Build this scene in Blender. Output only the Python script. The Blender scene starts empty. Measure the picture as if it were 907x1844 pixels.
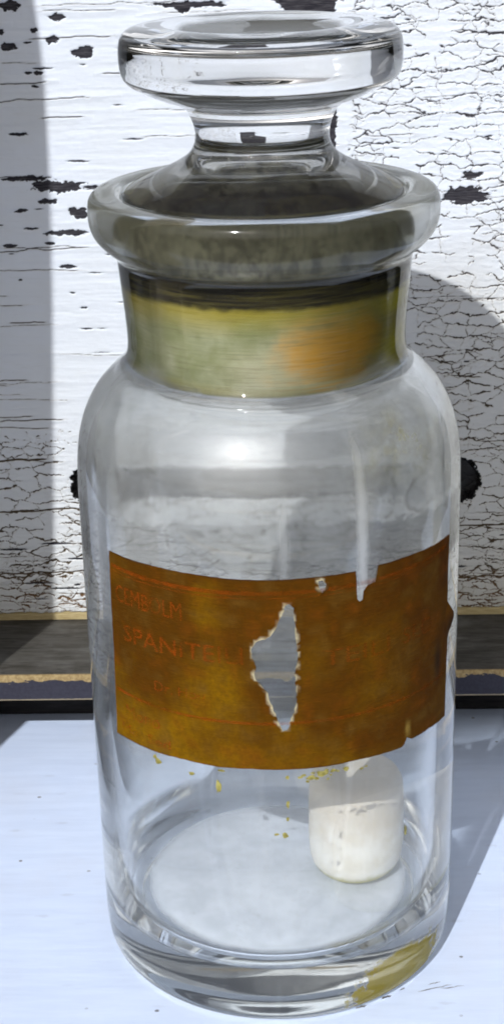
import bpy, bmesh, math, random
import numpy as np
from mathutils import Matrix, Vector
from mathutils.geometry import delaunay_2d_cdt

random.seed(7)
RNG = np.random.RandomState(11)
S = bpy.context.scene
COL = S.collection
MM = 0.001

# ------------------------------------------------------------------ camera
cam_data = bpy.data.cameras.new('camera')
cam = bpy.data.objects.new('camera', cam_data)
COL.objects.link(cam)
S.camera = cam
cam_data.sensor_fit = 'VERTICAL'
cam_data.sensor_height = 24.0
cam_data.lens = 39.2465
cam_data.clip_start = 0.01
cam_data.clip_end = 50.0
cam.matrix_world = Matrix(((0.999546, 0.014149, 0.026584, 0.0049458),
                           (0.019203, 0.380524, -0.924572, -0.2881112),
                           (-0.023197, 0.924663, 0.38008, 0.2090726),
                           (0, 0, 0, 1)))

# ------------------------------------------------------------------ sky and sun
SUN_DIR = Vector((0.36, 1.0, -0.89)).normalized()       # the way the light travels
SUN_EL = math.asin(-SUN_DIR.z)
SUN_AZ = math.atan2(-SUN_DIR.x, -SUN_DIR.y)             # towards the sun, clockwise from +Y
world = bpy.data.worlds.new('World')
S.world = world
world.use_nodes = True
wn, wl = world.node_tree.nodes, world.node_tree.links
bg = wn['Background']
sky = wn.new('ShaderNodeTexSky')
sky.sky_type = 'NISHITA'
sky.sun_disc = False
sky.sun_elevation = SUN_EL
sky.sun_rotation = SUN_AZ
sky.dust_density = 3.0
sky.ozone_density = 0.6
hsv = wn.new('ShaderNodeHueSaturation')
hsv.inputs['Saturation'].default_value = 0.36
wl.new(sky.outputs[0], hsv.inputs['Color'])
wl.new(hsv.outputs[0], bg.inputs['Color'])
bg.inputs['Strength'].default_value = 0.085

sun_data = bpy.data.lights.new('sun', 'SUN')
sun_data.energy = 3.65
sun_data.angle = math.radians(0.5)
sun_data.color = (0.96, 0.98, 1.0)
sun = bpy.data.objects.new('sun', sun_data)
COL.objects.link(sun)
sun.rotation_euler = SUN_DIR.to_track_quat('-Z', 'Y').to_euler()
sun.location = (-0.3, -0.9, 0.9)

S.view_settings.view_transform = 'Standard'
S.view_settings.look = 'None'
S.view_settings.exposure = 0.0
S.view_settings.gamma = 1.0
S.view_settings.use_curve_mapping = False

cy = S.cycles
cy.max_bounces = 11
cy.transmission_bounces = 11
cy.glossy_bounces = 5
cy.diffuse_bounces = 2
cy.transparent_max_bounces = 16
cy.caustics_refractive = True
cy.caustics_reflective = False
cy.sample_clamp_indirect = 4.0
cy.blur_glossy = 0.3
cy.use_adaptive_sampling = True
cy.adaptive_threshold = 0.04
cy.adaptive_min_samples = 16
cy.filter_width = 1.9
cy.time_limit = 480.0
try:
    cy.use_denoising = True
    cy.denoiser = 'OPENIMAGEDENOISE'
    cy.denoising_input_passes = 'RGB_ALBEDO_NORMAL'
except Exception:
    pass


# ------------------------------------------------------------------ node helpers
class V:
    """A shader socket (or number) with arithmetic."""
    def __init__(self, m, s):
        self.m, self.s = m, s

    def _op(self, op, *others, clamp=False):
        n = self.m.n.new('ShaderNodeMath')
        n.operation = op
        n.use_clamp = clamp
        for i, o in enumerate((self,) + others):
            self.m.put(n.inputs[i], o)
        return V(self.m, n.outputs[0])

    def __add__(self, o): return self._op('ADD', o)
    __radd__ = __add__
    def __sub__(self, o): return self._op('SUBTRACT', o)
    def __rsub__(self, o): return self.m.c(o)._op('SUBTRACT', self)
    def __mul__(self, o): return self._op('MULTIPLY', o)
    __rmul__ = __mul__
    def __truediv__(self, o): return self._op('DIVIDE', o)
    def abs(self): return self._op('ABSOLUTE')
    def sat(self): return self._op('ADD', 0.0, clamp=True)
    def sqrt(self): return self._op('SQRT')
    def max(self, o): return self._op('MAXIMUM', o)
    def min(self, o): return self._op('MINIMUM', o)
    def atan2(self, o): return self._op('ARCTAN2', o)

    def step(self, a, b):
        """smooth 0..1 as the value goes a -> b (a may exceed b)"""
        flip = a > b
        n = self.m.n.new('ShaderNodeMapRange')
        n.interpolation_type = 'SMOOTHSTEP'
        n.inputs['From Min'].default_value = min(a, b)
        n.inputs['From Max'].default_value = max(a, b)
        n.inputs['To Min'].default_value = 1.0 if flip else 0.0
        n.inputs['To Max'].default_value = 0.0 if flip else 1.0
        self.m.put(n.inputs['Value'], self)
        return V(self.m, n.outputs[0])


class Mat:
    def __init__(self, name):
        self.mat = bpy.data.materials.new(name)
        self.mat.use_nodes = True
        t = self.mat.node_tree
        self.n, self.l = t.nodes, t.links
        self.n.clear()
        self.out = self.n.new('ShaderNodeOutputMaterial')

    def put(self, inp, v):
        if isinstance(v, V):
            self.l.new(v.s, inp)
        elif isinstance(v, (tuple, list)):
            inp.default_value = tuple(v) + ((1.0,) if len(v) == 3 and len(inp.default_value) == 4 else ())
        elif isinstance(v, (int, float)):
            inp.default_value = v
        else:
            self.l.new(v, inp)

    def c(self, x):
        n = self.n.new('ShaderNodeValue')
        n.outputs[0].default_value = x
        return V(self, n.outputs[0])

    def coords(self):
        """object coordinates in millimetres: vector, x, y, z"""
        tc = self.n.new('ShaderNodeTexCoord')
        vm = self.n.new('ShaderNodeVectorMath')
        vm.operation = 'SCALE'
        vm.inputs['Scale'].default_value = 1000.0
        self.l.new(tc.outputs['Object'], vm.inputs[0])
        sp = self.n.new('ShaderNodeSeparateXYZ')
        self.l.new(vm.outputs[0], sp.inputs[0])
        return vm.outputs[0], V(self, sp.outputs[0]), V(self, sp.outputs[1]), V(self, sp.outputs[2])

    def vec(self, x, y, z):
        n = self.n.new('ShaderNodeCombineXYZ')
        for i, v in enumerate((x, y, z)):
            self.put(n.inputs[i], v)
        return n.outputs[0]

    def noise(self, vec, scale=1.0, detail=4.0, rough=0.55, dist=0.0):
        n = self.n.new('ShaderNodeTexNoise')
        n.inputs['Scale'].default_value = scale
        n.inputs['Detail'].default_value = detail
        n.inputs['Roughness'].default_value = rough
        n.inputs['Distortion'].default_value = dist
        self.put(n.inputs['Vector'], vec)
        return V(self, n.outputs['Fac'])

    def voronoi(self, vec, scale=1.0, feature='F1'):
        n = self.n.new('ShaderNodeTexVoronoi')
        n.feature = feature
        n.voronoi_dimensions = '2D'
        n.inputs['Scale'].default_value = scale
        self.put(n.inputs['Vector'], vec)
        return V(self, n.outputs['Distance'])

    def attr(self, name, out='Fac'):
        n = self.n.new('ShaderNodeAttribute')
        n.attribute_name = name
        return V(self, n.outputs[out])

    def mix(self, fac, a, b):
        n = self.n.new('ShaderNodeMix')
        n.data_type = 'RGBA'
        self.put(n.inputs[0], fac)
        self.put(n.inputs[6], a)
        self.put(n.inputs[7], b)
        return V(self, n.outputs[2])

    def bump(self, h, dist=0.0002, strength=0.5):
        n = self.n.new('ShaderNodeBump')
        n.inputs['Strength'].default_value = strength
        n.inputs['Distance'].default_value = dist
        self.put(n.inputs['Height'], h)
        return n.outputs[0]

    def bsdf(self, kind, **kw):
        n = self.n.new('ShaderNodeBsdf' + kind)
        for k, v in kw.items():
            self.put(n.inputs[k.replace('_', ' ')], v)
        return n.outputs[0]

    def mixsh(self, fac, a, b):
        n = self.n.new('ShaderNodeMixShader')
        self.put(n.inputs[0], fac)
        self.l.new(a, n.inputs[1])
        self.l.new(b, n.inputs[2])
        return n.outputs[0]

    def cosine(self):
        """how squarely a ray meets the surface: 1 head on, 0 grazing"""
        n = self.n.new('ShaderNodeLayerWeight')
        n.inputs['Blend'].default_value = 0.5
        return 1.0 - V(self, n.outputs['Facing'])

    def done(self, sh):
        self.l.new(sh, self.out.inputs['Surface'])
        return self.mat


# ------------------------------------------------------------------ mesh helpers
def link(name, me, mat, parent=None, smooth=False):
    if mat:
        me.materials.append(mat)
    if smooth:
        me.polygons.foreach_set('use_smooth', [True] * len(me.polygons))
    o = bpy.data.objects.new(name, me)
    COL.objects.link(o)
    if parent:
        o.parent = parent
    return o


def from_bm(name, bm, mat, parent=None, smooth=False):
    me = bpy.data.meshes.new(name)
    bmesh.ops.recalc_face_normals(bm, faces=bm.faces)
    bm.to_mesh(me)
    bm.free()
    return link(name, me, mat, parent, smooth)


def tag(o, label=None, cat=None, group=None, kind=None):
    for k, v in (('label', label), ('category', cat), ('group', group), ('kind', kind)):
        if v:
            o[k] = v
    return o


def empty(name, loc=(0, 0, 0)):
    o = bpy.data.objects.new(name, None)
    o.empty_display_size = 0.01
    COL.objects.link(o)
    o.location = loc
    return o


def catmull(pts, n=5):
    """rounds a polyline of (r, z); a point given as (r, z, 1) stays a sharp corner"""
    out = []
    P = [tuple(p[:2]) for p in pts]
    sharp = [len(p) > 2 for p in pts]
    for i in range(len(P) - 1):
        p1, p2 = P[i], P[i + 1]
        p0 = P[i - 1] if i > 0 and not sharp[i] else (2 * p1[0] - p2[0], 2 * p1[1] - p2[1])
        p3 = P[i + 2] if i + 2 < len(P) and not sharp[i + 1] else (2 * p2[0] - p1[0], 2 * p2[1] - p1[1])
        for k in range(n):
            t = k / n
            q = []
            for a, b, c, d in zip(p0, p1, p2, p3):
                q.append(0.5 * (2 * b + (c - a) * t + (2 * a - 5 * b + 4 * c - d) * t * t + (3 * b - a - 3 * c + d) * t ** 3))
            out.append((max(q[0], 0.0), q[1]))
    out.append(P[-1])
    return out


def lathe(name, prof, mat, parent=None, seg=160, center=(0, 0), wob=0.0):
    """prof: list of (r, z) in mm starting and ending on the axis"""
    vs, fs, idx = [], [], []
    for r, z in prof:
        if r < 1e-4:
            idx.append([len(vs)])
            vs.append((center[0] * MM, center[1] * MM, z * MM))
        else:
            row = []
            for k in range(seg):
                a = 2 * math.pi * k / seg
                rr = r + wob * (math.sin(2 * a + 0.4) + 0.5 * math.sin(3 * a + z * 0.05))
                row.append(len(vs))
                vs.append(((center[0] + rr * math.cos(a)) * MM, (center[1] + rr * math.sin(a)) * MM, z * MM))
            idx.append(row)
    for a, b in zip(idx, idx[1:]):
        if len(a) == 1 and len(b) == 1:
            continue
        for k in range(seg):
            k2 = (k + 1) % seg
            if len(a) == 1:
                fs.append((a[0], b[k], b[k2]))
            elif len(b) == 1:
                fs.append((a[k], b[0], a[k2]))
            else:
                fs.append((a[k], b[k], b[k2], a[k2]))
    me = bpy.data.meshes.new(name)
    me.from_pydata(vs, [], fs)
    bm = bmesh.new()
    bm.from_mesh(me)
    bmesh.ops.recalc_face_normals(bm, faces=bm.faces)
    bm.to_mesh(me)
    bm.free()
    return link(name, me, mat, parent, True)


def box_bm(x0, x1, y0, y1, z0, z1, bevel=0.0, seg=2):
    bm = bmesh.new()
    bmesh.ops.create_cube(bm, size=1.0)
    for v in bm.verts:
        v.co = Vector(((x0 + x1) / 2 + v.co.x * (x1 - x0), (y0 + y1) / 2 + v.co.y * (y1 - y0), (z0 + z1) / 2 + v.co.z * (z1 - z0))) * MM
    if bevel:
        bmesh.ops.bevel(bm, geom=bm.edges[:], offset=bevel * MM, segments=seg, affect='EDGES', profile=0.6)
    return bm


# numpy noise -------------------------------------------------------
LATTICE = {}


def vnoise(x, y, seed):
    if seed not in LATTICE:
        LATTICE[seed] = np.random.RandomState(seed).rand(256, 256)
    r = LATTICE[seed]
    xi, yi = np.floor(x).astype(int), np.floor(y).astype(int)
    fx, fy = x - xi, y - yi
    fx, fy = fx * fx * (3 - 2 * fx), fy * fy * (3 - 2 * fy)
    g = lambda a, b: r[a & 255, b & 255]
    return ((g(xi, yi) * (1 - fx) + g(xi + 1, yi) * fx) * (1 - fy) + (g(xi, yi + 1) * (1 - fx) + g(xi + 1, yi + 1) * fx) * fy) * 2 - 1


def fbm(x, y, seed, oct=4):
    s, a = 0, 0.5
    for o in range(oct):
        s = s + a * vnoise(x * 2 ** o + 17.3 * o, y * 2 ** o + 5.1 * o, seed + o)
        a *= 0.5
    return s


def sstep(v, a, b):
    t = np.clip((v - a) / (b - a), 0, 1)
    return t * t * (3 - 2 * t)


def crackle(x, z, sx, sz, seed):
    """distance (mm) to the edges of stretched jittered cells"""
    u, w = x / sx, z / sz
    iu, iw = np.floor(u).astype(int), np.floor(w).astype(int)
    rs = np.random.RandomState(seed)
    jx, jz = rs.rand(128, 128), rs.rand(128, 128)
    d1 = np.full(u.shape, 1e9); d2 = np.full(u.shape, 1e9)
    p1 = [np.zeros_like(u), np.zeros_like(u)]; p2 = [np.zeros_like(u), np.zeros_like(u)]
    for a in (-1, 0, 1):
        for b in (-1, 0, 1):
            ci, cj = iu + a, iw + b
            px = (ci + 0.1 + 0.8 * jx[ci & 127, cj & 127]) * sx
            pz = (cj + 0.1 + 0.8 * jz[ci & 127, cj & 127]) * sz
            d = ((px - x) / sx) ** 2 + ((pz - z) / sz) ** 2
            m1 = d < d1
            m2 = (~m1) & (d < d2)
            d2 = np.where(m1, d1, np.where(m2, d, d2))
            for k, q in ((0, px), (1, pz)):
                p2[k] = np.where(m1, p1[k], np.where(m2, q, p2[k]))
                p1[k] = np.where(m1, q, p1[k])
            d1 = np.where(m1, d, d1)
    gx = 2 * (p1[0] - p2[0]) / sx ** 2
    gz = 2 * (p1[1] - p2[1]) / sz ** 2
    g = np.sqrt(gx * gx + gz * gz + 1e-9)
    return (d2 - d1) / g, np.abs(gz) / g          # distance, and 1 where the crack runs level


# ------------------------------------------------------------------ table
def mat_table():
    m = Mat('white_table_paint')
    v, x, y, z = m.coords()
    st = m.vec(x * 0.05, y * 0.35, z)
    n1 = m.noise(st, 1.0, 5, 0.6)
    n2 = m.noise(v, 0.035, 4, 0.6)
    wear = m.noise(m.vec(x * 0.03, y * 0.16, 3.0), 1.0, 3, 0.5)
    spots = m.voronoi(m.vec(x * 0.06, y * 0.075, 0.0), 1.0)
    sn = m.noise(v, 0.9, 2, 0.5)
    speck = (spots + (sn - 0.5) * 0.03).step(0.030, 0.018) * m.noise(v, 0.03, 1).step(0.46, 0.58)
    spots2 = m.voronoi(m.vec(x * 0.05 + 7.0, y * 0.14, 0.0), 1.0)
    smear = (spots2 + (sn - 0.5) * 0.10).step(0.10, 0.02) * 0.20 * m.noise(v, 0.05, 1).step(0.42, 0.6)
    col = m.mix(n1.step(0.3, 0.7), (0.60, 0.69, 0.88), (0.65, 0.74, 0.93))
    col = m.mix(n2.step(0.42, 0.75) * 0.35, col, (0.60, 0.63, 0.72))
    col = m.mix(smear, col, (0.32, 0.33, 0.38))
    col = m.mix(speck * 0.85, col, (0.10, 0.09, 0.09))
    bmp = m.bump(n1 * 0.5 + wear * 0.5, 0.0004, 0.4)
    return m.done(m.bsdf('Principled', Base_Color=col, Roughness=0.55, Specular_IOR_Level=0.3, Normal=bmp))


M_table = mat_table()
table = from_bm('table', box_bm(-270, 220, -150, 480, -18, 0, 1.5), M_table)
tag(table, 'white painted table top with fine dark specks and faint grain', 'table', kind='structure')

def mat_scratch():
    m = Mat('dark_scratch_dirt')
    v, x, y, z = m.coords()
    n = m.noise(v, 0.8, 3, 0.6)
    col = m.mix(n.step(0.3, 0.7), (0.06, 0.05, 0.05), (0.22, 0.22, 0.25))
    return m.done(m.bsdf('Principled', Base_Color=col, Roughness=0.8))


M_scratch = mat_scratch()
for (x0, y0, x1, y1, w) in ((27.0, -24.0, 33.6, -22.0, 0.16), (31.5, -23.2, 36.0, -22.3, 0.10), (29.0, -21.9, 31.6, -21.2, 0.12), (19.8, -26.0, 21.8, -25.2, 0.35), (14.8, -29.0, 17.0, -28.0, 0.3), (23.5, -23.6, 24.6, -23.0, 0.22)):
    n = 7
    dx, dy = x1 - x0, y1 - y0
    L = math.hypot(dx, dy)
    vs, fs = [], []
    for k in range(n + 1):
        t = k / n
        ww = w * (1 - (2 * t - 1) ** 2) * random.uniform(0.5, 1.2) + 0.02
        j = random.uniform(-0.15, 0.15)
        cx_, cy_ = x0 + dx * t - dy / L * j, y0 + dy * t + dx / L * j
        vs += [((cx_ - dy / L * ww) * MM, (cy_ + dx / L * ww) * MM, 0.00004), ((cx_ + dy / L * ww) * MM, (cy_ - dx / L * ww) * MM, 0.00004)]
        if k:
            b = 2 * k
            fs.append((b - 2, b - 1, b + 1, b))
    me = bpy.data.meshes.new('scratch')
    me.from_pydata(vs, [], fs)
    link('scratch', me, M_scratch, table)

# ------------------------------------------------------------------ crate: the flaking painted board behind the bottle
YP = 96.0                  # front face of the painted board
ZB, ZT = 22.2, 236.0
crate = empty('wooden_crate', (0, 0.17, 0))
tag(crate, 'old wooden crate with cracked flaking white paint standing behind the bottle', 'crate')


def axis_grid(lo, hi, dlo, dhi, fine, coarse):
    a = np.arange(lo, dlo, coarse)
    b = np.arange(dlo, dhi, fine)
    c = np.append(np.arange(dhi, hi, coarse), hi)
    return np.concatenate([a, b, c])


CHIPS = [(-56.8, 173.1, 2.33, 1.09), (-46.5, 170.4, 1.94, 0.68), (-47.8, 165.5, 1.42, 0.82), (-41.2, 162.8, 2.2, 1.49), (-57.9, 164.3, 1.95, 0.82),
         (-59.2, 167.5, 0.91, 0.55), (-51.8, 167.7, 0.91, 0.54), (-51.4, 158.5, 1.17, 0.41), (-53.7, 158.5, 0.91, 0.34), (-52.2, 155.5, 0.91, 0.34),
         (-56.8, 145.0, 2.35, 0.41), (-43.3, 138.6, 2.61, 0.21), (-56.3, 134.9, 6.24, 0.62), (-48.8, 133.0, 6.55, 1.31), (-41.1, 132.7, 1.63, 0.34),
         (-51.6, 129.6, 2.63, 0.55), (-57.8, 127.4, 1.58, 0.48), (-44.4, 126.5, 2.36, 1.38), (-55.9, 123.2, 1.98, 0.28), (-47.6, 122.1, 5.27, 0.62),
         (-51.6, 119.7, 1.19, 0.35), (-60.8, 119.3, 1.59, 0.42), (-47.8, 114.1, 1.99, 0.42), (-59.2, 111.1, 0.53, 0.28),
         (-16.6, 172.5, 9.61, 0.61), (-18.5, 171.6, 1.67, 0.94), (9.0, 172.9, 6.2, 2.3), (46.2, 133.7, 2.35, 0.75),
         (45.3, 129.0, 5.23, 2.06), (41.4, 130.0, 1.31, 0.34)]


def hair(crack, X, Z, xs, zs, x0, z0, L, wdt, wob, tilt, ph):
    i0, i1 = np.searchsorted(xs, [x0 - L, x0 + L])
    j0, j1 = np.searchsorted(zs, [z0 - 3, z0 + 3])
    if i1 - i0 < 2 or j1 - j0 < 2:
        return
    w = np.s_[j0:j1, i0:i1]
    xr = xs[i0:i1]
    line = z0 + wob * fbm(xr * 0.25, xr * 0 + ph, 70, 3) + tilt * (xr - x0)
    taper = np.clip((np.abs(xr - x0) - L * 0.6) / (L * 0.4), 0, 1)
    crack[w] = np.minimum(crack[w], np.abs(Z[w] - line[None, :]) - (wdt * (1 - taper) - taper * 0.4)[None, :])


def board_fields(X, Z, xs, zs):
    w1 = fbm(X * 0.35, Z * 1.6, 3)
    w2 = fbm(X * 0.9, Z * 0.9, 9)
    w3 = fbm(X * 2.2, Z * 3.5, 14, 3)
    chip = np.full(X.shape, 5.0)
    chips = list(CHIPS)
    rs = np.random.RandomState(5)
    for k in range(46):                                   # small random flakes along the grain
        cx, cz = rs.uniform(-72, 12), 92 + 84 * rs.rand()
        a = rs.uniform(0.5, 2.6)
        chips.append((cx, cz, a, rs.uniform(0.10, 0.24)))
    for k in range(30):
        chips.append((rs.uniform(-72, 66), rs.uniform(23, 45), rs.uniform(0.8, 4.5), rs.uniform(0.12, 0.3)))
    for k in range(10):
        chips.append((rs.uniform(18, 66), rs.uniform(45, 172), rs.uniform(0.4, 1.2), rs.uniform(0.15, 0.35)))
    for k in range(60):                                   # beyond the picture's edges
        sx = -1 if rs.rand() < 0.5 else 1
        chips.append((sx * rs.uniform(74, 132), rs.uniform(30, 225), rs.uniform(1, 6), rs.uniform(0.3, 1.4)))
    for cx, cz, a, b in chips:
        i0, i1 = np.searchsorted(xs, [cx - 2.2 * a - 1, cx + 2.2 * a + 1])
        j0, j1 = np.searchsorted(zs, [cz - 2.2 * b - 2, cz + 2.2 * b + 2])
        w = np.s_[j0:j1, i0:i1]
        dx = X[w] - cx + w1[w] * 0.55 * a
        dz = Z[w] - cz + w2[w] * 0.8 * b + w3[w] * 0.5 * min(b, 0.8)
        d = (np.sqrt((dx / a) ** 2 + (dz / b) ** 2) - 1) * b
        chip[w] = np.minimum(chip[w], d)
    # upright bare strip beside the stopper
    left = 3.6 - 8.0 * sstep(-Z, -168.0, -160.0)
    d = np.maximum(np.maximum(X - 15.1 + 0.6 * w3 + 0.5 * w2, left - X + w2), np.abs(Z - 145.0 + w2 * 1.5) - 33.0)
    chip = np.minimum(chip, d)
    # long hand slot behind the bottle's shoulder
    qx = np.maximum(np.abs(X + 0.2) - 44.4, 0)
    slot = np.sqrt(qx ** 2 + (Z - 59.0) ** 2) - 6.0 + w2 * 1.1 + w3 * 0.55
    # crackle
    xw, zw = X + 1.7 * fbm(X * 0.22, Z * 0.22, 31) + 0.7 * fbm(X * 0.9, Z * 0.9, 35), Z + 1.0 * fbm(X * 0.25, Z * 0.25, 41) + 0.55 * fbm(X * 0.9, Z * 0.9, 45)
    k1, h1 = crackle(xw, zw, 6.6, 2.9, 21)
    k2, h2 = crackle(xw * 1.0 + 40, zw + 11, 4.2, 1.7, 22)
    k3, h3 = crackle(xw + 9, zw + 3, 8.5, 1.5, 23)
    region = np.maximum(sstep(X + 2.0 * w2, 13, 19), sstep(Z + 6 * w2, 88, 70))
    gate1 = fbm(X * 0.16, Z * 0.16, 51) + 0.15 * sstep(X, 10, 35) * sstep(-Z, -120, -95)
    gate2 = fbm(X * 0.3, Z * 0.5, 61)
    low = sstep(Z, 62, 34)
    wid1 = 0.098 + 0.09 * gate2 + 0.03 * low
    c1 = k1 - wid1 * (0.45 + 0.85 * h1 ** 2) + (1 - region) * 3 + np.where(gate1 < -0.28, 0.5, 0)
    c2 = k2 - (0.07 + 0.05 * gate2) * (0.5 + 0.6 * h2 ** 2) + (1 - region) * 3 + np.clip(0.42 - gate1 * 1.6 - 0.35 * low, 0, 1) * 0.6
    c3 = k3 - (0.10 + 0.06 * gate1) * (0.35 + 0.8 * h3 ** 2) + (1 - low) * 1.5 + np.clip(-gate2, 0, 1) * 0.8
    crack = np.minimum(np.minimum(c1, c2), c3)
    # long hairlines along the grain
    for k in range(120):
        z0 = rs.uniform(24, 176)
        x0 = rs.uniform(-75, 66)
        if x0 > 14 and z0 > 60 and rs.rand() < 0.6:
            continue
        L = rs.uniform(3, 16) * (1.6 if rs.rand() < 0.2 else 1)
        hair(crack, X, Z, xs, zs, x0, z0, L, rs.uniform(0.04, 0.12), 0.5, 0.02 * rs.randn(), k * 3.7)
    for x0, z0, L, wdt in ((-60, 118.1, 26, 0.11), (-55, 152.5, 22, 0.10), (-60, 52.5, 24, 0.20), (-60, 35.5, 30, 0.17), (52, 47, 14, 0.18), (55, 33, 18, 0.17), (-63, 66, 10, 0.24)):
        hair(crack, X, Z, xs, zs, x0, z0, L, wdt, 0.6, 0.03, z0)
    # bare lower edge
    bare = Z - (ZB + 2.3 + 0.5 * w1 + 0.25 * w3)
    return chip, slot, crack, bare


def mat_board():
    m = Mat('flaking_white_paint')
    v, x, y, z = m.coords()
    chip, slot, crack, bare = (m.attr(a) for a in ('chip', 'slot', 'crack', 'bare'))
    fine = m.noise(v, 1.6, 3, 0.6)
    jit = (fine - 0.5) * 0.10
    mchip = (chip + jit).step(0.05, -0.05)
    mslot = (slot + jit).step(0.06, -0.06)
    mcrack = (crack + jit * 0.5).step(0.07, -0.05)
    mbare = (bare + jit).step(0.06, -0.06)
    grain = m.noise(m.vec(x * 0.12, y, z * 1.5), 1.0, 6, 0.65)
    cloud = m.noise(v, 0.05, 4, 0.6)
    fibre = m.noise(m.vec(x * 0.25, y, z * 3.2), 1.0, 5, 0.7)
    paint = m.mix(cloud.step(0.3, 0.75), (0.73, 0.77, 0.845), (0.69, 0.72, 0.765))
    paint = m.mix(grain.step(0.55, 0.8) * 0.35, paint, (0.56, 0.57, 0.57))
    lowshade = (z + (cloud - 0.5) * 30).step(125, 30) * 0.42      # warm shadow tone put into the paint, stronger towards the foot
    paint = m.mix(lowshade, paint, (0.50, 0.47, 0.38))
    rightshade = x.step(8, 40) * (z + (cloud - 0.5) * 60).step(135, 95) * 0.5      # bottle's shadow tone on the lower right, painted into the colour
    paint = m.mix(rightshade, paint, (0.46, 0.43, 0.36))
    halo = (crack + jit).step(0.30, 0.0) * 0.22
    paint = m.mix(halo, paint, (0.42, 0.36, 0.28))
    darkw = m.mix(fibre.step(0.35, 0.75), (0.010, 0.009, 0.015), (0.085, 0.080, 0.088))
    crackc = m.mix(z.step(150, 60), (0.045, 0.042, 0.050), (0.065, 0.045, 0.024))
    crackc = m.mix(z.step(38, 27), crackc, (0.13, 0.07, 0.03))
    tan = m.mix(fibre.step(0.3, 0.7), (0.36, 0.27, 0.12), (0.55, 0.45, 0.25))
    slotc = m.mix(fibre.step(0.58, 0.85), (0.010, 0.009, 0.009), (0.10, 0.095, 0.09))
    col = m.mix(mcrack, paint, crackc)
    col = m.mix(mchip, col, darkw)
    col = m.mix(mbare, col, tan)
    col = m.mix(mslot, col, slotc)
    rough = 0.5 + mchip.max(mcrack) * 0.35
    h = grain * 0.35 + fibre * 0.25
    return m.done(m.bsdf('Principled', Base_Color=col, Roughness=rough, Specular_IOR_Level=0.3, Normal=m.bump(h, 0.00025, 0.5)))


def build_board():
    xs = axis_grid(-135, 135, -74, 66, 0.21, 1.2)
    zs = axis_grid(ZB, ZT, ZB + 0.001, 178, 0.21, 1.2)
    X, Z = np.meshgrid(xs, zs)
    chip, slot, crack, bare = board_fields(X, Z, xs, zs)
    relief = 0.12 * fbm(X * 0.05, Z * 0.9, 81) + 0.05 * fbm(X * 0.6, Z * 1.6, 86)
    paint = sstep(np.minimum(chip, bare), -0.12, 0.12) * (1 - 0.8 * sstep(-crack, -0.10, 0.08))
    curl = 0.16 * np.exp(-np.clip(crack, 0, 3) / 0.5)
    Y = YP - relief - (paint * (0.36 + curl)) + 3.0 * sstep(-slot, -0.05, 0.9)
    nx, nz = len(xs), len(zs)
    co = np.stack([X, Y, Z], -1).reshape(-1, 3)
    # close the board: a border ring pushed back and a back face
    nfront = co.shape[0]
    ring = np.concatenate([np.arange(nx), (np.arange(1, nz)) * nx + nx - 1, (nz - 1) * nx + np.arange(nx - 2, -1, -1), np.arange(nz - 2, 0, -1) * nx])
    back = co[ring].copy()
    back[:, 1] = YP + 11.0
    co = np.concatenate([co, back]) * MM
    i = (np.arange(nz - 1)[:, None] * nx + np.arange(nx - 1)[None, :]).ravel()
    q = np.stack([i, i + 1, i + nx + 1, i + nx], 1)
    nr = len(ring)
    k = np.arange(nr)
    side = np.stack([ring[k], nfront + k, nfront + (k + 1) % nr, ring[(k + 1) % nr]], 1)
    loops = np.concatenate([q.ravel(), side.ravel(), nfront + k])
    starts = np.concatenate([np.arange(len(q) + len(side)) * 4, [4 * (len(q) + len(side))]])
    totals = np.concatenate([np.full(len(q) + len(side), 4), [nr]])
    me = bpy.data.meshes.new('painted_board')
    me.vertices.add(len(co))
    me.vertices.foreach_set('co', co.ravel().astype(np.float32))
    me.loops.add(len(loops))
    me.loops.foreach_set('vertex_index', loops.astype(np.int32))
    me.polygons.add(len(starts))
    me.polygons.foreach_set('loop_start', starts.astype(np.int32))
    sm = np.ones(len(starts), dtype=bool)
    sm[len(q):] = False
    me.polygons.foreach_set('use_smooth', sm)
    for nme, f in (('chip', chip), ('slot', slot), ('crack', crack), ('bare', bare)):
        at = me.attributes.new(nme, 'FLOAT', 'POINT')
        arr = np.full(len(co), 3.0, np.float32)
        arr[:nfront] = f.ravel()
        at.data.foreach_set('value', arr)
    me.update(calc_edges=True)
    me.validate()
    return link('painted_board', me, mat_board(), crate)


def localise(o):
    """keeps a child built in world coordinates where it is under a moved parent"""
    o.matrix_parent_inverse = Matrix.Translation(-o.parent.location)
    return o


localise(build_board())


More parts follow.
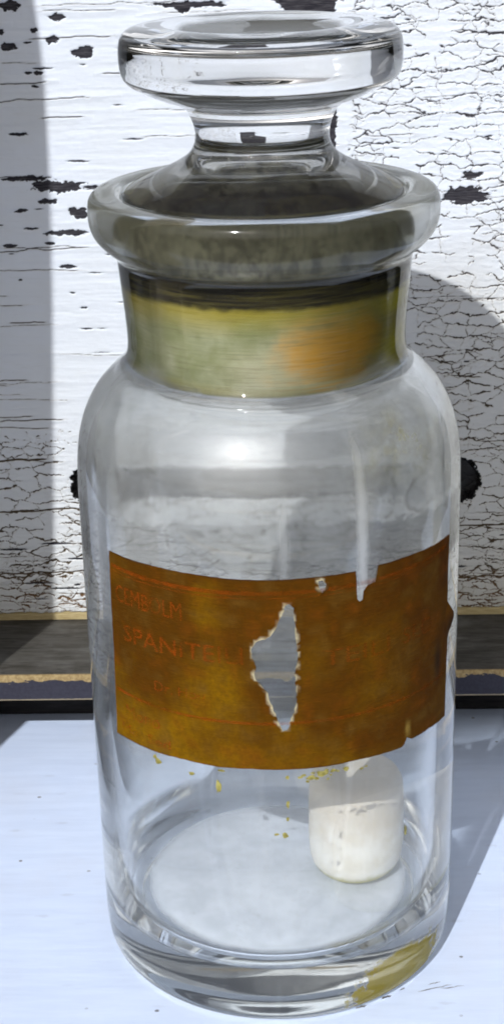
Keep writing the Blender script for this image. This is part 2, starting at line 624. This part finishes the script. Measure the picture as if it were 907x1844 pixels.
def mat_ledge():
    m = Mat('worn_grey_wood_dark_edge')
    v, x, y, z = m.coords()
    grain = m.noise(m.vec(x * 0.10, y * 0.55, z * 0.9), 1.0, 6, 0.65)
    patch = m.noise(m.vec(x * 0.06, y * 0.09, z * 0.1), 1.0, 4, 0.6)
    fine = m.noise(v, 1.2, 3, 0.6)
    top = m.mix(grain.step(0.25, 0.75), (0.036, 0.031, 0.024), (0.092, 0.086, 0.076))
    top = m.mix(patch.step(0.52, 0.7) * 0.6, top, (0.14, 0.135, 0.125))
    line = m.noise(m.vec(x * 0.03, y * 0.5, 1.0), 1.0, 3, 0.5)
    top = m.mix((line - 0.5).abs().step(0.02, 0.004) * 0.5, top, (0.015, 0.013, 0.010))
    navy = m.mix(fine.step(0.3, 0.7), (0.026, 0.025, 0.038), (0.034, 0.033, 0.048))
    ochre = m.mix(fine.step(0.3, 0.75), (0.25, 0.17, 0.07), (0.42, 0.31, 0.15))
    w = m.noise(m.vec(x * 0.10, 0.0, z * 0.22), 1.0, 4, 0.6)
    front = y.step(67.0, 66.2)
    edge_top = (z + (w - 0.53) * 11.0).step(20.1, 20.3)
    edge_bot = (z + (fine - 0.5) * 0.4).step(15.8, 15.5) * 0.8
    rim = (y + (w - 0.5) * 2.0).step(66.9, 66.3) * z.step(21.2, 21.8)
    fc = m.mix(edge_top, navy, ochre)
    fc = m.mix(edge_bot, fc, (0.42, 0.34, 0.22))
    col = m.mix(front, top, fc)
    col = m.mix(rim * w.step(0.45, 0.55) * 0.8, col, ochre)
    h = grain * 0.6 + fine * 0.2
    return m.done(m.bsdf('Principled', Base_Color=col, Roughness=0.65, Specular_IOR_Level=0.3, Normal=m.bump(h, 0.0005, 0.5)))


M_ledge = mat_ledge()
bm = box_bm(-138, 138, 66, 318, 15.2, 22.0, 0.5, 2)
ledge = localise(from_bm('bottom_board', bm, M_ledge, crate))
ledge['label'] = 'grey brown worn bottom board with dark chipped front edge'


def mat_bare_wood():
    m = Mat('old_bare_wood')
    v, x, y, z = m.coords()
    grain = m.noise(m.vec(x * 0.4, y * 0.04, z * 0.6), 1.0, 6, 0.65)
    col = m.mix(grain.step(0.3, 0.7), (0.10, 0.075, 0.045), (0.22, 0.17, 0.11))
    return m.done(m.bsdf('Principled', Base_Color=col, Roughness=0.7, Normal=m.bump(grain, 0.0004, 0.5)))


M_bare = mat_bare_wood()


def mat_gap_shade():
    m = Mat('gap_shade_black')
    v, x, y, z = m.coords()
    grain = m.noise(m.vec(x * 0.1, y * 0.6, z * 0.8), 1.0, 5, 0.65)
    col = m.mix(grain.step(0.3, 0.7), (0.008, 0.008, 0.009), (0.022, 0.020, 0.020))
    return m.done(m.bsdf('Principled', Base_Color=col, Roughness=0.8, Specular_IOR_Level=0.15, Normal=m.bump(grain, 0.0004, 0.5)))

for sx in (-1, 1):
    a, b = sorted((sx * 122.5, sx * 134.5))
    localise(from_bm('side_board', box_bm(a, b, 107.5, 303, 22.3, 232, 0.8), M_bare, crate))
localise(from_bm('back_board', box_bm(-135, 135, 303.4, 315, 22.3, 232, 0.8), M_bare, crate))
shade_runner = localise(from_bm('runner', box_bm(-136, 136, 86.2, 100, 0.2, 15.0, 0.5), None, crate))  # coloured black to stand for the shade under the bottom board
for yy in (286,):
    localise(from_bm('runner', box_bm(-136, 136, yy, yy + 16, 0.2, 15.0, 0.8), M_bare, crate))

shade_runner.data.materials.append(mat_gap_shade())

# ------------------------------------------------------------------ unseen jar added beside the frame, shaped to throw the shadow at the left
def mat_shadow_jar():
    m = Mat('shadow_jar_glaze')
    v, x, y, z = m.coords()
    n = m.noise(v, 0.12, 5, 0.6)
    s = m.noise(v, 0.9, 2, 0.5)
    col = m.mix(n.step(0.3, 0.7), (0.22, 0.16, 0.10), (0.34, 0.27, 0.18))
    col = m.mix(s.step(0.62, 0.72) * 0.7, col, (0.10, 0.06, 0.03))
    return m.done(m.bsdf('Principled', Base_Color=col, Roughness=0.35, Normal=m.bump(s, 0.0003, 0.3)))


prof = catmull([(0, 0.3), (38, 0.3), (41, 2), (45, 12), (48.5, 35), (48.8, 62), (44.5, 80), (42.4, 92), (42.8, 115), (45.3, 155), (47.9, 200), (50.4, 245), (51.3, 275), (50.8, 295),
                (48.0, 312), (42, 324), (32, 331), (24, 335), (22, 340), (22, 348), (25, 352), (25, 358), (22, 360), (18, 358), (17, 340), (22, 327), (38, 314),
                (45, 280), (40, 150), (42, 40), (36, 8), (0, 6)], 4)
jar = lathe('shadow_jar', prof, mat_shadow_jar(), None, 96)
jar.location = (-0.150, -0.030, 0)
tag(jar, 'unseen brown jar added left of the glass bottle to cast the left shadow', 'jar')

# ------------------------------------------------------------------ glass bottle
R0 = 35.0


def polar(m, x, y):
    """angle round the axis in degrees, 0 facing the camera, positive to the right"""
    return x.atan2(y * -1.0) * 57.29578


def blob(m, ang, z, a0, z0, wa, wz):
    d = (((ang - a0) / wa) * ((ang - a0) / wa) + ((z - z0) / wz) * ((z - z0) / wz)).sqrt()
    return d.step(1.0, 0.15)


def film_shader(m, glass, fac, col, trans=0.45, nrm=None):
    d = m.bsdf('Diffuse', Color=col)
    t = m.bsdf('Translucent', Color=col)
    return m.mixsh(fac, glass, m.mixsh(trans, d, t))


def mat_bottle():
    m = Mat('hazy_bottle_glass')
    v, x, y, z = m.coords()
    ang = polar(m, x, y)
    r = (x * x + y * y).sqrt()
    n1 = m.noise(v, 0.09, 5, 0.6)
    n2 = m.noise(v, 0.35, 4, 0.65)
    streak = m.noise(m.vec(ang * 0.12, z * 0.025, r * 0.1), 1.0, 4, 0.6)
    dust = m.noise(v, 1.3, 3, 0.7)
    # radius midway between the inner and the outer face of the wall
    mid = 33.4 - (z.min(113.5) - 104.0).max(0.0) * 0.337 - (z.min(121.0) - 113.5).max(0.0) * 0.773
    outer = (r - mid).step(-0.05, 0.2)
    neck = z.step(118.5, 122.5) * z.step(142.0, 140.5)
    haze = z.step(98, 112) * 0.075 + z.step(60, 98) * 0.045 + 0.034
    haze = haze * (0.55 + n1 * 0.9) + streak.step(0.52, 0.8) * 0.10 + dust.step(0.64, 0.72) * 0.16
    haze = haze * (1.0 - neck * 0.88)
    haze = haze + blob(m, ang + (n2 - 0.5) * 1.5, z, 4.5, 98.0, 2.4, 15.0) * 0.22 + blob(m, ang + (n2 - 0.5) * 2.0, z, 27.0, 100.0, 2.8, 20.0) * 0.60 + blob(m, ang, z, 50.0, 30.0, 2.0, 22.0) * 0.10
    lip = z.step(140.5, 143.0)
    haze = haze * (1.0 - lip * 0.5) + lip * (0.13 + n1.step(0.35, 0.7) * 0.12)
    base_stain = (blob(m, ang + (n2 - 0.5) * 34.0, z + (n1 - 0.5) * 3.0, 44.0, 5.0, 27.0, 8.5)).step(0.03, 0.35) * z.step(0.2, 1.0)
    olive = blob(m, ang, z, 76.0, 96.0, 30.0, 22.0) * 0.18 * n2.step(0.3, 0.7)
    olive = olive.max(blob(m, ang, z, 45.0, 112.0, 28.0, 9.0) * 0.25 * n2.step(0.35, 0.7))
    col = m.mix(z.step(84, 120), (0.80, 0.82, 0.84), (0.62, 0.62, 0.58))
    col = m.mix(lip, col, (0.27, 0.26, 0.17))
    col = m.mix((olive * 4.0).sat(), col, (0.50, 0.46, 0.20))
    col = m.mix(base_stain, col, (0.42, 0.33, 0.045))
    fac = (haze * outer + olive + base_stain * 0.72 * outer).min(0.9).max(0.012)
    rough = (1.0 - outer) * (z.step(78, 94) * z.step(122, 118) * 0.035 + 0.03) + lip * 0.07
    g = m.bsdf('Glass', Color=(0.99, 0.995, 0.99), IOR=1.5, Roughness=rough)
    # the wall is thin and parallel-sided: light that meets it squarely goes straight through, the thick foot, lip and rims refract
    cosv = m.cosine()
    wall = z.step(13.5, 16.0) * (z.step(106, 84) * 0.88 + z.step(84, 106) * 0.15 + z.step(119, 123) * 0.75) * z.step(141, 139.5)
    straight = wall * cosv.step(0.16, 0.48) * (1.0 - neck * cosv.step(0.72, 0.36))
    g = m.mixsh(straight, g, m.bsdf('Transparent', Color=(0.985, 0.99, 0.985)))
    gl = m.bsdf('Glossy', Color=(1, 1, 1), Roughness=0.02)
    graze = 1.0 - cosv
    schlick = 0.04 + graze * graze * graze * graze * graze * 0.96
    g = m.mixsh(schlick * straight * outer, g, gl)
    sheen = m.bsdf('Glossy', Color=(1, 1, 1), Roughness=0.46)      # greasy bloom on the shoulder
    g = m.mixsh(z.step(90, 102) * z.step(121, 116) * outer * (0.03 + n1 * 0.07), g, sheen)
    return m.done(film_shader(m, g, fac, col))


bottle = empty('glass_bottle')
tag(bottle, 'clear glass apothecary bottle with torn orange brown paper label on white table', 'bottle')
outer = [(0, 2.2), (20, 1.6), (28.5, 0.5), (30.5, 0.05), (32.2, 0.45), (33.7, 1.7), (34.5, 3.8), (34.8, 8), (34.9, 14), (35.0, 35), (35.02, 90), (35, 98), (34.8, 103.5), (34.3, 107.3),
         (33.5, 110.5), (32.4, 113.2), (30.9, 115.8), (29.1, 117.9), (27.2, 119.7), (25.6, 121.3), (24.85, 123), (24.65, 125.5), (24.9, 130), (25.25, 134), (25.65, 138.5), (25.95, 140.3),
         (26.8, 141.3), (28.2, 142.5), (29.6, 144.2), (30.25, 146.2), (30.35, 148.4), (30.15, 149.9), (29.5, 150.8), (28.4, 151.15), (27.0, 151.2), (25.6, 151.1), (24.7, 150.7), (24.4, 149.9)]
inner = [(24.3, 149.0, 1), (23.6, 122.2, 1), (23.3, 119.6), (24.0, 117.8), (26.3, 116.0), (28.3, 113.8), (29.9, 111.2), (31.0, 108.2), (31.6, 105), (31.9, 100), (32.0, 90), (31.9, 40),
         (31.7, 19), (31.3, 15.4), (30.2, 12.6), (28.4, 11.0), (26.0, 10.2), (20, 10.0), (0, 10.6)]
glass_prof = catmull(outer, 4)[:-1] + catmull([(24.4, 149.9)] + inner, 4)
M_bottle = mat_bottle()
body = lathe('glass_body', glass_prof, M_bottle, bottle, 200, wob=0.04)


# paper label -------------------------------------------------------
HOLE = [(3.47, 88.37), (4.23, 87.55), (4.33, 84.83), (4.56, 80.9), (4.74, 77.73), (4.2, 74.99), (4.37, 71.77), (4.41, 69.34), (3.66, 66.96), (2.82, 64.31), (2.03, 64.19), (1.2, 66.27),
        (0.39, 69.13), (-0.69, 71.97), (-1.87, 73.57), (-2.55, 74.76), (-2.3, 76.76), (-2.97, 78.33), (-2.92, 80.3), (-2.05, 81.5), (-0.63, 81.9), (0.8, 83.29), (2.11, 86.12), (2.84, 88.17)]
OUTL = [(-31.84, 92.63), (-19.88, 93.02), (-11.06, 92.99), (-4.59, 92.79), (2.36, 92.79), (10.13, 92.81), (15.1, 92.72), (15.26, 90.22), (15.42, 87.48), (15.9, 86.91), (16.46, 87.17),
        (16.62, 88.77), (17.43, 89.74), (18.84, 90.02), (19.17, 91.26), (19.5, 92.87), (27.05, 92.65), (39.88, 91.9), (39.44, 84.71), (39.57, 78.9), (41.4, 76.19), (41.2, 74.27), (40.02, 71.59),
        (39.73, 65.34), (39.43, 55.52), (32.84, 56.14), (27.76, 56.25), (26.41, 57.07), (25.78, 55.95), (25.15, 55.6), (16.27, 56.22), (8.39, 56.25), (2.48, 56.36), (-3.33, 56.55), (-9.3, 56.31),
        (-15.68, 56.57), (-22.96, 56.26), (-27.81, 56.23), (-32.81, 55.98), (-32.26, 71.15), (-32.09, 83.57)]
SCR = [(8.32, 92.14), (9.04, 92.2), (9.83, 91.33), (9.53, 90.45), (9.02, 89.91), (8.52, 90.74)]


def rough_poly(P, step, amp, seed):
    rs = np.random.RandomState(seed)
    out = []
    for a, b in zip(P, P[1:] + P[:1]):
        L = math.hypot(b[0] - a[0], b[1] - a[1])
        n = max(1, int(L / step))
        for k in range(n):
            t = k / n
            j = 0 if (k == 0) else amp
            out.append((a[0] + (b[0] - a[0]) * t + rs.uniform(-j, j), a[1] + (b[1] - a[1]) * t + rs.uniform(-j, j)))
    return out


def inside(p, P):
    c = False
    for (x1, y1), (x2, y2) in zip(P, P[1:] + P[:1]):
        if (y1 > p[1]) != (y2 > p[1]) and p[0] < (x2 - x1) * (p[1] - y1) / (y2 - y1) + x1:
            c = not c
    return c


def wrap(s, z, off):
    a = s / R0
    return ((R0 + off) * math.sin(a) * MM, -(R0 + off) * math.cos(a) * MM, z * MM)


def sheet(name, loops_in, holes, off, thick, mat, parent, grid=0.8, colour=None, lift=None):
    """a thin sheet of outline loops_in with holes, bent round the bottle wall"""
    pts, edges = [], []
    for P in [loops_in] + holes:
        b = len(pts)
        pts += P
        edges += [(b + i, b + (i + 1) % len(P)) for i in range(len(P))]
    xs = [p[0] for p in loops_in]; ys = [p[1] for p in loops_in]
    gx = np.arange(min(xs) + grid / 2, max(xs), grid)
    gy = np.arange(min(ys) + grid / 2, max(ys), grid)
    arr = np.array(pts)
    for a in gx:
        for b in gy:
            if np.min((arr[:, 0] - a) ** 2 + (arr[:, 1] - b) ** 2) > (grid * 0.35) ** 2:
                pts.append((a, b))
    vs, es, fs, *_ = delaunay_2d_cdt([Vector(p) for p in pts], edges, [], 0, 1e-5)
    keep = []
    for f in fs:
        c = sum((vs[i] for i in f), Vector((0, 0))) / len(f)
        if inside(c, loops_in) and not any(inside(c, h) for h in holes):
            keep.append(f)
    used = sorted({i for f in keep for i in f})
    mp = {u: i for i, u in enumerate(used)}
    n = len(used)
    up = [lift(vs[u].x, vs[u].y) if lift else 0.0 for u in used]
    top = [wrap(vs[u].x, vs[u].y, off + thick + k) for u, k in zip(used, up)]
    bot = [wrap(vs[u].x, vs[u].y, off + k) for u, k in zip(used, up)]
    F = [tuple(mp[i] for i in f) for f in keep]
    faces = list(F) + [tuple(n + i for i in reversed(f)) for f in F]
    cnt = {}
    for f in F:
        for a, b in zip(f, f[1:] + f[:1]):
            cnt[(a, b)] = cnt.get((a, b), 0) + 1
    for (a, b) in list(cnt):
        if (b, a) not in cnt:
            faces.append((b, a, n + a, n + b))
    me = bpy.data.meshes.new(name)
    me.from_pydata(top + bot, [], faces)
    if colour:
        at = me.color_attributes.new('tint', 'FLOAT_COLOR', 'POINT')
        for i, u in enumerate(used):
            c = colour(vs[u].x, vs[u].y)
            at.data[i].color = (*c, 1)
            at.data[n + i].color = (*c, 1)
    bm = bmesh.new(); bm.from_mesh(me)
    bmesh.ops.recalc_face_normals(bm, faces=bm.faces)
    bm.to_mesh(me); bm.free()
    return link(name, me, mat, parent)


def lerp3(a, b, t):
    t = max(0.0, min(1.0, t))
    return tuple(p + (q - p) * t for p, q in zip(a, b))


HOLE_R = rough_poly(HOLE, 0.45, 0.16, 2)
OUT_R = rough_poly(OUTL, 1.2, 0.06, 3)


def edge_dist(s, z, polys):
    return min(math.hypot(s - p[0], z - p[1]) for P in polys for p in P)


def label_colour(s, z):
    n = float(fbm(np.array([s * 0.10]), np.array([z * 0.10]), 201)[0])
    n2 = float(fbm(np.array([s * 0.35]), np.array([z * 0.35]), 211)[0])
    c = (0.082, 0.030, 0.0015)
    c = lerp3(c, (0.205, 0.102, 0.002), 0.14 + 1.0 * n + (80 - z) / 40)          # yellower towards the lower edge
    c = lerp3(c, (0.066, 0.020, 0.002), sst((s - 8) / 24) * 0.75)                  # browner towards the right end
    c = lerp3(c, (0.120, 0.060, 0.010), max(0, -n2) * 1.1)
    c = lerp3(c, (0.17, 0.048, 0.004), max(0, n2 - 0.12) * 0.9)
    d = math.hypot((s - 35.6) / 1.6, (z - 68.7) / 5.5)
    c = lerp3(c, (0.022, 0.012, 0.008), 1.1 - d)
    d = math.hypot((s - 40.3) / 2.2, (z - 74.5) / 3.5)
    c = lerp3(c, (0.03, 0.014, 0.007), 1.1 - d)
    e = edge_dist(s, z, [HOLE_R, SCR])
    c = lerp3(c, (0.56, 0.50, 0.33), (0.20 + 0.5 * float(vnoise(np.array([s * 0.9]), np.array([z * 0.9]), 241)[0]) - e) / 0.34)
    d = math.hypot((s - 26.6) / 0.9, (z - 58.8) / 2.4)
    c = lerp3(c, (0.33, 0.22, 0.05), 1.0 - d)
    e = min(abs(z - 92.8), abs(z - 56.2))
    c = lerp3(c, (0.05, 0.022, 0.008), (0.30 - e) / 0.3)
    return c


def label_lift(s, z):
    e = edge_dist(s, z, [HOLE_R, SCR])
    n = float(vnoise(np.array([s * 0.5]), np.array([z * 0.5]), 231)[0])
    k = max(0.0, 1.0 - e / 0.9) ** 2 * (0.16 + 0.16 * n)
    k += max(0.0, 1.0 - math.hypot((s - 41.0) / 2.5, (z - 75.5) / 3.5)) * 0.8
    k += max(0.0, 1.0 - math.hypot((s - 17.5) / 2.6, (z - 91.0) / 2.4)) * 0.25
    k += 0.05 * max(0.0, float(fbm(np.array([s * 0.12]), np.array([z * 0.25]), 235)[0]))
    return k


def sst(t):
    t = max(0.0, min(1.0, t))
    return t * t * (3 - 2 * t)


def mat_label():
    m = Mat('stained_orange_paper')
    v, x, y, z = m.coords()
    t = m.attr('tint', 'Color')
    f = m.noise(v, 1.1, 4, 0.7)
    fib = m.noise(m.vec(x * 0.5, y * 0.5, z * 2.4), 1.0, 3, 0.6)
    col = m.mix((f.step(0.3, 0.7) * 0.40), t, (0.055, 0.024, 0.003))
    col = m.mix(fib.step(0.55, 0.8) * 0.12, col, (0.22, 0.10, 0.01))
    return m.done(m.bsdf('Principled', Base_Color=col, Roughness=0.8, Specular_IOR_Level=0.03, Normal=m.bump(f * 0.6 + fib + m.noise(v, 0.12, 2, 0.5) * 3.0, 0.0003, 0.5)))


M_label = mat_label()
label = sheet('paper_label', OUT_R, [HOLE_R, SCR], 0.06, 0.10, M_label, bottle, 0.62, label_colour, label_lift)
label['label'] = 'torn stained orange brown paper label with faded red print'


def mat_print():
    m = Mat('faded_red_print')
    v, x, y, z = m.coords()
    f = m.noise(v, 0.28, 4, 0.7)
    a = polar(m, x, y)
    fade = (a.step(15, -45) * 0.7 + 0.3) * f.step(0.30, 0.62)
    tr = m.bsdf('Transparent', Color=(1, 1, 1))
    d = m.bsdf('Diffuse', Color=(0.33, 0.062, 0.005))
    return m.done(m.mixsh(fade * 0.46 + 0.08, tr, d))


M_print = mat_print()


def curved_mesh(name, verts2d, faces, off, mat, parent):
    me = bpy.data.meshes.new(name)
    me.from_pydata([wrap(s, z, off) for s, z in verts2d], [], faces)
    return link(name, me, mat, parent)


def rule(s0, z0, s1, z1, w):
    n = 24
    vs, fs = [], []
    for k in range(n + 1):
        t = k / n
        s, z = s0 + (s1 - s0) * t, z0 + (z1 - z0) * t
        vs += [(s, z - w / 2), (s, z + w / 2)]
        if k:
            b = 2 * k
            fs.append((b - 2, b, b + 1, b - 1))
    curved_mesh('printed_rule', vs, fs, 0.235, M_print, label)


rule(-31.2, 90.2, 38.5, 90.4, 0.75)
rule(-31.4, 89.3, 38.5, 89.5, 0.18)
rule(-31.6, 65.8, 38.5, 65.3, 0.55)


def lettering(text, s0, z0, width, height, slope=0.0):
    cu = bpy.data.curves.new('lettering', 'FONT')
    cu.body = text
    cu.size = 1.0
    cu.resolution_u = 3
    ob = bpy.data.objects.new('lettering_source', cu)
    COL.objects.link(ob)
    bpy.context.view_layer.update()
    me = bpy.data.meshes.new_from_object(ob.evaluated_get(bpy.context.evaluated_depsgraph_get()))
    bpy.data.objects.remove(ob)
    bm = bmesh.new(); bm.from_mesh(me)
    bmesh.ops.triangulate(bm, faces=bm.faces)
    vs = [v.co.copy() for v in bm.verts]
    x0, x1 = min(v.x for v in vs), max(v.x for v in vs)
    y0, y1 = min(v.y for v in vs), max(v.y for v in vs)
    v2 = [(s0 + (v.x - x0) / (x1 - x0) * width, z0 + (v.y - y0) / (y1 - y0) * height + slope * (v.x - x0) / (x1 - x0)) for v in vs]
    bm.verts.index_update()
    fs = [[v.index for v in f.verts] for f in bm.faces]
    bm.free()
    curved_mesh('lettering', v2, fs, 0.24, M_print, label)


lettering('CEMBOLM', -30.2, 83.7, 15.0, 3.3, 0.3)
lettering('SPANITEILI', -28.5, 76.6, 24.0, 3.2, 0.4)
lettering('Mono', -29.2, 60.9, 8.5, 2.6, 0.3)
lettering('Mo. Sed', -30.6, 57.5, 12.0, 1.9, 0.2)
lettering('Dr. Hou', -21.5, 69.0, 10.0, 1.9, 0.2)
lettering('TEILI', 9.0, 76.0, 13.0, 3.0, 0.0)
lettering('SED', 25.0, 76.2, 8.0, 3.0, 0.0)

# scraps of label stuck to the glass ---------------------------------
def mat_scrap():
    m = Mat('yellow_label_scrap')
    v, x, y, z = m.coords()
    f = m.noise(v, 1.0, 3, 0.6)
    col = m.mix(f.step(0.35, 0.65), (0.17, 0.145, 0.02), (0.36, 0.32, 0.09))
    return m.done(m.bsdf('Principled', Base_Color=col, Roughness=0.7))


M_scrap = mat_scrap()
SCRAPS = [(5.6, 54.9, 0.5, 0.3), (6.2, 53.6, 0.45, 0.25), (7.8, 54.0, 0.5, 0.4), (8.3, 55.2, 0.6, 0.25), (9.6, 55.4, 0.5, 0.3), (10.4, 54.3, 0.4, 0.2), (11.8, 54.8, 0.4, 0.2), (7.2, 55.2, 0.5, 0.2), (-21.75, 54.5, 0.9, 0.9), (-14.7, 54.0, 0.7, 0.4), (-9.6, 52.2, 0.55, 1.5), (-9.0, 55.6, 0.8, 0.3), (2.67, 54.7, 0.5, 0.4), (2.7, 49.2, 0.35, 1.0), (2.6, 46.2, 0.3, 0.5),
          (2.1, 42.8, 0.7, 0.6), (0.6, 43.1, 0.5, 0.3), (8.9, 54.8, 1.3, 0.55), (10.9, 55.1, 0.9, 0.35), (6.9, 54.2, 1.1, 0.6), (4.9, 54.6, 0.5, 0.3), (16.3, 54.2, 0.5, 0.25), (17.3, 54.4, 0.35, 0.2), (13.2, 54.9, 0.6, 0.5),
          (9.9, 53.6, 0.4, 0.25), (26.4, 37.5, 0.35, 1.1), (-22.4, 55.2, 0.5, 0.5)]
for i, (s, z, a, b) in enumerate(SCRAPS):
    rs = np.random.RandomState(300 + i)
    n = 12
    P = [(s + a * math.cos(t) * rs.uniform(0.5, 1.15), z + b * math.sin(t) * rs.uniform(0.5, 1.15)) for t in np.linspace(0, 2 * math.pi, n, endpoint=False)]
    vs = [(s, z)] + P
    vv = [wrap(p[0], p[1], 0.09) for p in vs] + [wrap(p[0], p[1], 0.04) for p in P]
    fs = [(0, 1 + k, 1 + (k + 1) % n) for k in range(n)] + [(1 + k, 1 + n + k, 1 + n + (k + 1) % n, 1 + (k + 1) % n) for k in range(n)]
    me = bpy.data.meshes.new('label_scrap')
    me.from_pydata(vv, [], fs)
    link('label_scrap', me, M_scrap, bottle)

# white layer added to brighten the floor of the bottle -------------------
def mat_floor_layer():
    m = Mat('white_floor_layer')
    v, x, y, z = m.coords()
    n = m.noise(v, 0.16, 5, 0.6)
    sp = m.noise(v, 0.9, 3, 0.7)
    col = m.mix(n.step(0.3, 0.7), (0.68, 0.73, 0.82), (0.73, 0.78, 0.87))
    col = m.mix(sp.step(0.66, 0.73) * 0.6, col, (0.28, 0.26, 0.22))
    r = (x * x + y * y).sqrt()
    fac = (r + (n - 0.5) * 3.0).step(27.0, 24.0) * (0.66 + n.step(0.25, 0.75) * 0.22)
    d = m.bsdf('Diffuse', Color=col)
    return m.done(m.mixsh(fac, m.bsdf('Transparent', Color=(1, 1, 1)), d))


floor_layer = lathe('bright_floor_layer', [(0, 10.95), (10, 10.75), (20, 10.42), (26.0, 10.62), (26.1, 10.55), (20, 10.32), (10, 10.65), (0, 10.85)], mat_floor_layer(), bottle, 96)

# ------------------------------------------------------------------ stopper
def mat_stopper():
    m = Mat('stained_stopper_glass')
    v, x, y, z = m.coords()
    ang = polar(m, x, y)
    r = (x * x + y * y).sqrt()
    n1 = m.noise(v, 0.10, 4, 0.6)
    n2 = m.noise(v, 0.45, 4, 0.65)
    ring = m.noise(m.vec(ang * 0.03, z * 1.8, 0.0), 1.0, 4, 0.7)
    ground = r.step(21.6, 22.4) * z.step(150.0, 148.5)
    dark = (z + (n2 - 0.5) * 1.2).step(135.0, 136.2) * z.step(143.2, 141.6) * (0.70 + ring.step(0.3, 0.6) * 0.30)
    col = m.mix(n1.step(0.35, 0.7), (0.25, 0.265, 0.12), (0.46, 0.46, 0.31))
    right = (ang + (n1 - 0.5) * 50.0).step(5, 45)
    yel = ((z + (n1 - 0.5) * 4.0).step(130.0, 135.5) * 0.9).max(right * 0.85).max((z + (n1 - 0.5) * 3).step(123.0, 121.5) * 0.35)
    col = m.mix(yel * (0.55 + ring * 0.6), col, (0.36, 0.275, 0.002))
    pale = blob(m, ang + (n1 - 0.5) * 30.0, z + (ring - 0.5) * 4.0, 2.0, 125.5, 34.0, 6.5)
    col = m.mix(pale * 0.6, col, (0.54, 0.50, 0.34))
    amber = blob(m, ang + (n1 - 0.5) * 70.0, z + (ring - 0.5) * 14.0, 29.0, 127.5, 34.0, 8.5)
    col = m.mix(amber * (0.35 + ring * 0.9), col, (0.70, 0.32, 0.001))
    lime = blob(m, ang + (n2 - 0.5) * 20.0, z + (n1 - 0.5) * 5.0, 68.0, 124.0, 24.0, 7.0).max(blob(m, ang + (n2 - 0.5) * 20.0, z, 66.0, 134.0, 20.0, 3.5))
    col = m.mix(lime * 0.8, col, (0.56, 0.48, 0.010))
    col = m.mix(ring.step(0.50, 0.75) * 0.45, col, (0.11, 0.09, 0.03))
    grind = m.noise(m.vec(ang * 0.05, z * 6.0, 4.0), 1.0, 3, 0.7)
    col = m.mix(grind.step(0.52, 0.70) * 0.40, col, (0.07, 0.06, 0.025))
    col = m.mix(grind.step(0.46, 0.30) * 0.30, col, (0.55, 0.52, 0.36))
    col = m.mix(dark, col, (0.009, 0.007, 0.006))
    high = z.step(141.5, 143.0)
    col = m.mix(high, col, m.mix(n2.step(0.35, 0.65), (0.035, 0.032, 0.025), (0.16, 0.155, 0.11)))
    grime = z.step(150.5, 151.5) * z.step(156.5, 152.5) * r.step(10.0, 13.0)
    front = (ang.abs() + (n1 - 0.5) * 60.0).step(75, 30)
    col = m.mix(grime, col, m.mix(front, (0.15, 0.14, 0.10), (0.020, 0.018, 0.018)))
    film_up = z.step(152.0, 160.0)
    fac = (ground * 0.97).max(grime * (0.40 + front * 0.42 + (n2 - 0.5) * 0.5)).max(0.01)
    fac = fac.max(z.step(151, 153) * z.step(161.0, 157.0) * 0.34)
    well = (r + (n1 - 0.5) * 2.0).step(14.6, 12.5) * z.step(173, 175)
    fac = fac.max(well * (0.60 + n1 * 0.3))
    col = m.mix(well, col, (0.15, 0.15, 0.14))
    g = m.bsdf('Glass', Color=(0.985, 0.988, 0.99), IOR=1.5, Roughness=ground * 0.30)
    return m.done(film_shader(m, g, fac, col, 0.25))


stopper = empty('bottle_stopper', (0, 0, 0.1505))
tag(stopper, 'clear glass disc topped stopper with yellow stained plug in the bottle neck', 'stopper')
sp = [(0, 176.4), (6, 176.5), (11.0, 177.0), (13.8, 177.9), (15.2, 178.4), (17.0, 178.6), (20.0, 178.4), (22.3, 177.8), (23.4, 176.6), (23.75, 174.8), (23.75, 172.6), (23.4, 170.6), (22.4, 169.3),
      (20.4, 168.2), (17.4, 166.9), (14.6, 165.9), (12.9, 164.7), (12.0, 163.0), (11.5, 161.2), (11.45, 159.8), (11.8, 158.5), (12.8, 157.0), (15.2, 155.4), (18.6, 153.7), (21.6, 152.4), (23.6, 151.3), (24.2, 150.4), (24.1, 149.2, 1),
      (23.4, 121.0, 1), (22.9, 120.4), (20.2, 120.4), (19.6, 121.2), (19.6, 135.0), (19.4, 146.0), (17.2, 150.5), (12.0, 153.6), (6.0, 155.6), (0, 156.2)]
M_stopper = mat_stopper()
sb = lathe('glass_stopper_body', catmull(sp, 5), M_stopper, stopper, 200, wob=0.02)
localise(sb)
sb.name = 'stopper_body'

# ------------------------------------------------------------------ chalky plug lying inside the bottle
def mat_chalk():
    m = Mat('chalky_white_plug')
    v, x, y, z = m.coords()
    n = m.noise(v, 0.25, 4, 0.6)
    col = m.mix(n.step(0.35, 0.7), (0.82, 0.80, 0.74), (0.72, 0.68, 0.59))
    col = m.mix((z + (n - 0.5) * 10.0).step(19, 28) * 0.6, col, (0.66, 0.57, 0.45))  # label's warm shade painted into the upper half
    col = m.mix((z + (n - 0.5) * 3.0).step(14.2, 12.0), col, (0.40, 0.36, 0.08))
    return m.done(m.bsdf('Principled', Base_Color=col, Roughness=0.8, Subsurface_Weight=0.2, Subsurface_Radius=(0.002, 0.002, 0.0015), Normal=m.bump(n, 0.0004, 0.4)))


pp = catmull([(0, 10.6), (5.4, 10.8), (7.6, 11.7), (8.9, 13.6), (9.4, 16.5), (9.5, 21), (9.4, 29), (8.9, 32), (7.0, 33.6), (0, 34.2)], 4)
plug = lathe('white_plug', pp, mat_chalk(), None, 64, wob=0.12)
plug.location = (0.0160, 0.0020, 0.0004)
tag(plug, 'small chalky white cylindrical plug standing inside the bottle', 'plug')
